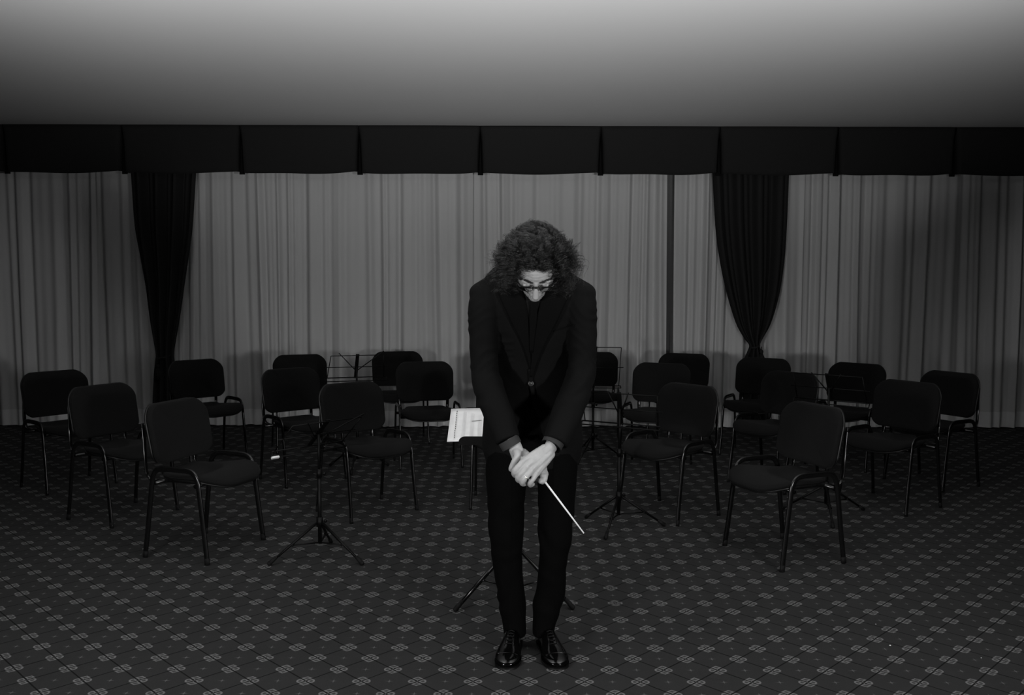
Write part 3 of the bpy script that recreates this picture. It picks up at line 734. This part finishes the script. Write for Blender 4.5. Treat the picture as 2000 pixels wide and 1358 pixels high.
    rel(mesh('scalp_hair', v, f, M['brow']))
hair()

# spectacles
gl = empty('glasses', (0, 0, 0)); gl.parent = man
def prt(mb, name, m):
    o = mb.build(name, m); o.data.transform(Matrix.Translation(-MO)); o.parent = gl; return o
GF, GU = .108, .018
for s in (-1, 1):
    rim = [(s * (.0335 + .0215 * math.cos(a) * (1.0)), GF - 2.2 * (.0335 + .0215 * math.cos(a)) ** 2, GU + (.0135 if math.sin(a) > 0 else .015) * math.copysign(abs(math.sin(a)) ** .6, math.sin(a))) for a in [2 * PI * k / 28 for k in range(28)]]
    pts = [hp(*q) for q in rim]; prt(MB().tube(pts + pts[:1], .0009, 6, cap=False), 'rim', M['frame'])
    prt(MB().add(pts, [tuple(range(28))]), 'lens', M['lens'])
    prt(MB().tube([hp(s * x_, GF + .002 - 2.2 * x_ * x_, GU + .0125 + .0010 * math.sin(x_ * 40)) for x_ in (.010, .02, .03, .04, .05, .060)], (.0026, .0020), 8), 'brow_bar', M['frame'])
    prt(MB().tube([hp(s * .059, GF - .013, GU + .0125), hp(s * .069, GF - .024, GU + .011), hp(s * .076, .06, GU + .006), hp(s * .080, -.01, GU + .004), hp(s * .078, -.03, GU - .012)], .0022, 8), 'temple', M['frame'])
    prt(MB().ball(hp(s * .012, GF - .010, GU - .008), (.003, .003, .006)), 'nose_pad', M['silver'])
    prt(MB().ball(hp(s * .057, GF - .008, GU + .0125), .0022), 'hinge', M['silver'])
prt(MB().tube([hp(-.013, GF, GU + .0125), hp(0, GF + .003, GU + .013), hp(.013, GF, GU + .0125)], .0024, 8), 'bridge', M['frame'])

# ---- clothes
def tor(px_l, px_r, py, Y, ry): 
    a, b2 = V(px_l, py, Y), V(px_r, py, Y); return ((a + b2) / 2, (b2.x - a.x) / 2, ry)
# jacket
j = MB()
rows = [tor(950, 1129, 903, 3.520, .112), tor(942, 1138, 868, 3.512, .118), tor(945, 1134, 800, 3.475, .118), tor(952, 1126, 740, 3.425, .112), tor(948, 1132, 680, 3.365, .116), tor(942, 1138, 630, 3.305, .118),
        tor(936, 1146, 585, 3.250, .108), tor(942, 1140, 556, 3.222, .090), tor(960, 1124, 534, 3.205, .068), tor(1002, 1086, 526, 3.19, .05)]
sp = spline([(c_.x, c_.y, c_.z, rx, ry) for c_, rx, ry in rows], 4)
j.tube([Vector(q[:3]) for q in sp], [(float(q[3]), float(q[4])) for q in sp], 40, ref=(1, 0, 0))
def sleeve(mb, pts, n=24):
    s_ = spline(pts, 5); P_ = [V(*q[:3]) for q in s_]; mb.tube(P_, [(float(q[3]), float(q[4])) for q in s_], n, ref=(1, 0, 0)); return P_
sl = sleeve(j, [(951, 572, 3.212, .050, .052), (946, 600, 3.212, .056, .062), (944, 650, 3.225, .052, .060), (946, 705, 3.238, .052, .060), (954, 755, 3.215, .052, .058), (972, 805, 3.180, .053, .054), (993, 861, 3.140, .046, .046)])
sr = sleeve(j, [(1130, 572, 3.212, .050, .052), (1135, 600, 3.212, .056, .062), (1138, 650, 3.225, .051, .060), (1137, 705, 3.238, .052, .060), (1128, 755, 3.215, .053, .058), (1109, 805, 3.180, .054, .054), (1085, 865, 3.125, .046, .046)])
j.ball(V(947, 574, 3.215), (.054, .062, .044)); j.ball(V(1134, 574, 3.215), (.054, .062, .044))
for s_, xs_ in ((-1, (938, 978, 1035)), (1, (1143, 1103, 1045))): j.capsule([V(xs_[0], 574, 3.215), V(xs_[1], 552, 3.205), V(xs_[2], 540, 3.195)], [.040, .042, .045], 14)
jk = j.build('jacket', M['suit'])
evaluate(jk, [('REMESH', dict(mode='VOXEL', voxel_size=.0055, adaptivity=0)), ('SMOOTH', dict(factor=.5, iterations=6))])
def wrinkle(o, fn):
    me = o.data; n = len(me.vertices); co = np.empty(n * 3, np.float32); no = np.empty(n * 3, np.float32)
    me.vertices.foreach_get('co', co); me.vertices.foreach_get('normal', no); co = co.reshape(-1, 3); no = no.reshape(-1, 3)
    a = np.array([fn(Vector(c)) for c in co.tolist()]); me.vertices.foreach_set('co', (co + no * a[:, None]).astype(np.float32).ravel()); me.update()
elb = [EL[-1], EL[1]]
def jw(p):
    a = 0
    for s in (-1, 1):
        d = min((p - q).length for q in (SH[s], SH[s].lerp(EL[s], .5), EL[s], EL[s].lerp(WR[s], .3)))
        k = math.exp(-((p - EL[s].lerp(SH[s], .35)).length / .16) ** 2) * (1 if s * (p.x - .078) > .07 else 0)
        ph = p.z * 62 + s * (p.x - .078) * 55 + 9 * noise.noise(p * 6)
        a += .0034 * k * (.9 - abs(math.sin(ph)) * 1.6) * (.6 + noise.noise(p * 14))
        k2 = math.exp(-((p - EL[s].lerp(WR[s], .2)).length / .09) ** 2) * (1 if s * (p.x - .078) > .05 else 0)
        a += .0035 * k2 * math.sin(p.z * 90 - s * (p.x - .078) * 60 + 8 * noise.noise(p * 8))
    a += .004 * noise.noise(p * 8) + .0016 * noise.noise(p * 24)
    return a
wrinkle(jk, jw)
bv = BVHTree.FromPolygons([tuple(v.co) for v in jk.data.vertices], [tuple(p.vertices) for p in jk.data.polygons])
CAMP = Vector((0, 0, H))
def drape_strip(name, rows_, m, off=.004, th=.003, nx=8, sub=4, tree=None, parent=None):
    """rows (xl, xr, y) of the photograph laid on the garment surface"""
    tree = tree or bv
    rr = spline(rows_, sub); vv = []; last = 3.2
    for xl, xr, y in rr:
        for k in range(nx + 1):
            x = xl + (xr - xl) * k / nx; q = V(x, y, 3.0); d = (q - CAMP).normalized(); h_ = tree.ray_cast(CAMP, d, 9)
            if h_[0] is not None and h_[0].y < 3.7: last = h_[0].y; p = h_[0] - d * off
            else: p = V(x, y, last - off)
            vv.append(p)
    n_ = len(rr); ff = [(j_ * (nx + 1) + k, (j_ + 1) * (nx + 1) + k, (j_ + 1) * (nx + 1) + k + 1, j_ * (nx + 1) + k + 1) for j_ in range(n_ - 1) for k in range(nx)]
    # smooth in depth
    o = mesh(name, vv, ff, m); evaluate(o, [('SMOOTH', dict(factor=.4, iterations=3)), ('SOLIDIFY', dict(thickness=th, offset=0))]); return o
def on_jacket(o): o.data.transform(Matrix.Translation(-MO)); o.parent = jk; return o
sf = drape_strip('shirt_front', [(1012, 1076, 548), (1018, 1066, 580), (1027, 1054, 612), (1031, 1045, 655), (1034, 1039, 700), (1036, 1038, 712)], M['shirt'], .006, .003)
rel(sf)
on_jacket(drape_strip('lapel', [(985, 1012, 552), (972, 1024, 572), (984, 1030, 600), (997, 1033, 628), (1012, 1035, 655), (1024, 1036, 682), (1032, 1037, 706), (1037, 1038, 722)], M['satin'], .0085, .004))
on_jacket(drape_strip('lapel', [(1074, 1100, 552), (1062, 1114, 570), (1053, 1103, 598), (1047, 1089, 628), (1043, 1074, 655), (1039, 1060, 682), (1037, 1048, 710), (1035, 1039, 738)], M['satin'], .0115, .004))
on_jacket(drape_strip('front_edge', [(1031, 1040, 720), (1033, 1042, 745), (1036, 1046, 770), (1041, 1052, 795), (1050, 1062, 818)], M['suit'], .006, .004, 3))
on_jacket(drape_strip('front_opening', [(1037, 1040, 768), (1028, 1042, 785), (1016, 1050, 812), (1006, 1062, 850), (1000, 1072, 890)], M['trouser'], .003, .002, 6))
pp = []
for k in range(9):
    q = V(1081 + 42 * k / 8, 647 - 13 * k / 8, 3.0); d = (q - CAMP).normalized(); h_ = bv.ray_cast(CAMP, d, 9); pp.append(h_[0] - d * .001)
on_jacket(MB().tube(pp, (.0022, .0035), 6, ref=(0, 0, 1)).build('breast_pocket', M['satin']))
btn = V(1037, 749, 3.0); d = (btn - CAMP).normalized(); h_ = bv.ray_cast(CAMP, d, 9); bp_ = h_[0] - d * .012
Qb = d.to_track_quat('Z', 'Y').to_matrix()
mb = MB(); ring = [bp_ + Qb @ Vector((.0085 * math.cos(2 * PI * k / 20), .0085 * math.sin(2 * PI * k / 20), 0)) for k in range(20)]
mb.tube(ring + ring[:1], .0022, 8, cap=False).tube([bp_ - d * .001, bp_ + d * .006], .0085, 16)
on_jacket(mb.build('button', M['button']))
# shirt collar and knot
mb = MB(); ring = []
for k in range(17):
    a = PI * (-.15 + 1.3 * k / 16); ring.append(Vector((.078 + .066 * math.cos(a), 3.18 - .0 + .06 * math.sin(a), 1.395 + .02 * math.sin(a))))
mb.tube(ring, (.006, .020), 8, ref=(0, 0, 1)); rel(mb.build('shirt_collar', M['shirt']))
rel(drape_strip('necktie', [(1034, 1052, 588), (1036, 1050, 604), (1034, 1049, 625), (1034, 1045, 655), (1035, 1041, 690)], M['satin'], .013, .006, 6))
# cuffs and sleeve buttons
for s, P_, a, c_ in ((-1, sl, (992, 858, 3.14), (1000, 872, 3.137)), (1, sr, (1084, 858, 3.13), (1076, 872, 3.112))):
    rel(MB().tube([V(*a), V(*c_)], [(.038, .036), (.037, .035)], 24, ref=(1, 0, 0), cap=False).tube([V(*c_), V(*a)], [(.034, .032), (.034, .032)], 24, ref=(1, 0, 0), cap=False).build('shirt_cuff', M['cuff']))
rel(jk)
# trousers
t = MB()
LEG = {-1: [(999, 878, 3.520, .100, .110), (990, 930, 3.520, .083, .098), (989, 990, 3.512, .072, .085), (989, 1050, 3.505, .0655, .074), (991, 1100, 3.515, .060, .068), (997, 1150, 3.53, .054, .062), (1000, 1180, 3.54, .053, .062), (1004, 1215, 3.545, .047, .058), (1006, 1240, 3.545, .044, .056)],
       1: [(1080, 878, 3.520, .100, .110), (1088, 930, 3.520, .080, .098), (1087, 990, 3.512, .072, .085), (1084, 1050, 3.505, .0665, .074), (1080, 1100, 3.515, .055, .068), (1075, 1150, 3.53, .058, .064), (1069, 1180, 3.54, .056, .064), (1063, 1215, 3.545, .046, .058), (1062, 1240, 3.545, .043, .056)]}
for s in (-1, 1):
    s_ = spline(LEG[s], 5); t.tube([V(*q[:3]) for q in s_], [(float(q[3]), float(q[4])) for q in s_], 28, ref=(1, 0, 0))
t.tube([V(1038, 930, 3.53), V(1038, 900, 3.53), V(1038, 860, 3.53), V(1038, 830, 3.52)], [(.09, .085), (.150, .105), (.165, .110), (.150, .105)], 30, ref=(1, 0, 0))
tr = t.build('trousers', M['trouser'])
evaluate(tr, [('REMESH', dict(mode='VOXEL', voxel_size=.006, adaptivity=0)), ('SMOOTH', dict(factor=.5, iterations=5))])
def tw(p):
    s = -1 if p.x < .078 else 1; z = p.z; a = .004 * noise.noise(p * 7)
    k = math.exp(-((z - .50) / .10) ** 2) + 1.0 * math.exp(-((z - .22) / .10) ** 2) + .5 * math.exp(-((z - .78) / .07) ** 2)
    a += .0032 * k * math.sin(z * 48 + s * p.x * 45 + 5 * noise.noise(p * 8))
    a += .003 * math.exp(-((p.x - (.078 + s * .085)) / .006) ** 2) * (1 if p.y < 3.5 else 0)
    return a
wrinkle(tr, tw); rel(tr)
# shoes
def shoe(s):
    root = empty('shoe', (0, 0, 0)); root.parent = man
    hx = V(1006 if s < 0 else 1062, 1250, 3.56).x; heel = Vector((hx, 3.585, 0)); toe = Vector(((-.0215 if s < 0 else .182), 3.318, 0))
    d_ = (toe - heel); L_ = d_.length; d_ = d_.normalized(); sd = Vector((-d_.y, d_.x, 0))
    if sd.x < 0: sd = -sd
    prof = [(0, .012, .022, .055), (.02, .030, .030, .075), (.12, .034, .040, .088), (.28, .035, .045, .095), (.42, .036, .046, .088), (.55, .043, .040, .072), (.68, .049, .034, .056), (.80, .048, .030, .047), (.90, .041, .026, .040), (.965, .028, .020, .032), (1.0, .010, .012, .022)]
    u = MB(); n = 22; pr = spline(prof, 3); vv = []
    for q in pr:
        t_, w, _, h = [float(z) for z in q]
        for k in range(n):
            a = 2 * PI * k / n; c_, si = math.cos(a), math.sin(a)
            zz = .012 + (h - .012) * (.5 + .5 * si) if si > 0 else .012 + (h - .012) * .5 * (1 + si)
            ww = w * (abs(c_) ** .75) * (1 if c_ > 0 else -1) * (1 - .25 * max(0, si))
            vv.append(heel + d_ * (t_ * L_) + sd * ww + Vector((0, 0, zz)))
    m_ = len(pr); ff = [(i * n + k, i * n + (k + 1) % n, (i + 1) * n + (k + 1) % n, (i + 1) * n + k) for i in range(m_ - 1) for k in range(n)] + [tuple(range(n)), tuple((m_ - 1) * n + k for k in range(n))]
    u.add(vv, ff)
    def fin(mb, name, m, sub=False):
        o = mb.build(name, m)
        if sub: evaluate(o, [('SUBSURF', dict(levels=1))])
        o.data.transform(Matrix.Translation(-MO)); o.parent = root; return o
    fin(u, 'upper', M['leather'], True)
    so = MB(); out = [(heel + d_ * (float(q[0]) * L_), float(q[1]) + .0015) for q in pr]
    ring = [c_ + sd * w for c_, w in out] + [toe + d_ * .002] + [c_ - sd * w for c_, w in reversed(out)] + [heel - d_ * .006]
    k_ = len(ring); so.add([p + Vector((0, 0, z)) for z in (0.001, .014) for p in ring], [tuple(range(k_)), tuple(reversed(range(k_, 2 * k_)))] + [(i, (i + 1) % k_, k_ + (i + 1) % k_, k_ + i) for i in range(k_)])
    fin(so, 'sole', M['sole'])
    # toe-cap seam, facings and laces
    def top(t_, lat):
        i = min(m_ - 1, int(t_ * (m_ - 1))); 
        best = min(pr, key=lambda q: abs(float(q[0]) - t_)); w, h = float(best[1]), float(best[3])
        c_ = max(-1, min(1, lat / w)); return heel + d_ * (t_ * L_) + sd * lat + Vector((0, 0, .012 + (h - .012) * (.5 + .5 * math.sqrt(max(0, 1 - c_ * c_)))))
    fin(MB().tube([top(.80 - .0 * abs(k) , k * .006) for k in range(-7, 8)], .0014, 6), 'toe_cap_seam', M['leather'])
    for i in range(5):
        t_ = .40 + i * .055; fin(MB().tube([top(t_, -.014) + Vector((0, 0, .002)), top(t_ + .01, 0) + Vector((0, 0, .004)), top(t_, .014) + Vector((0, 0, .002))], .0018, 6), 'lace', M['sole'])
    for q in (-1, 1): fin(MB().tube([top(.36 + k * .06, q * .017) + Vector((0, 0, .0005)) for k in range(6)], .0016, 6), 'facing', M['leather'])
shoe(-1); shoe(1)
# wedding ring
c_ = V(1028, 932, 3.043); ax = (V(1021, 940, 3.046) - V(1035, 924, 3.046)).normalized(); a = ax.orthogonal().normalized(); b2 = ax.cross(a)
ring = [c_ + a * .0127 * math.cos(w) + b2 * .0127 * math.sin(w) for w in [2 * PI * k / 28 for k in range(28)]]
rel(MB().tube(ring + ring[:1], .0021, 8, cap=False).build('finger_ring', M['silver']))['label'] = 'bright metal ring on a finger'

# ------------------------------------------------------------------ baton
p0, p1 = V(1050, 922, 3.10), V(1140.5, 1042, 3.02)
bt = empty('baton', p0); tag(bt, "thin white conductor's baton pointing down from the clasped hands", 'baton')
MB().tube([Vector((0, 0, 0)), (p1 - p0) * .5, p1 - p0], [.0036, .0032, .0022], 10).build('shaft', M['baton'], bt)
dd = (p1 - p0).normalized(); MB().capsule([-dd * .05, -dd * .025, dd * .005], [.006, .009, .005], 12).build('handle', M['baton'], bt)

# crumbs on the carpet
for i, (px, py, s, lab) in enumerate(((1738.5, 1262, .0032, 'largest white paper crumb on the carpet at the right'), (1710.5, 1220, .0018, 'tiny white crumb on the carpet, farther back than the others'), (1916.5, 1286, .0018, 'tiny white crumb on the carpet near the right edge'))):
    dz = (0 - H) / (V(px, py, 1).z - H); q = Vector((0, 0, H)) + (V(px, py, 1) - Vector((0, 0, H))) * dz
    o = MB().ball((0, 0, 0), (s * 1.3, s, s * .7), 7, 5).build('paper_crumb', M['paper'], None, False); o.location = (q.x, q.y, s * .7); tag(o, lab, 'paper scrap', 'white crumbs on the carpet')
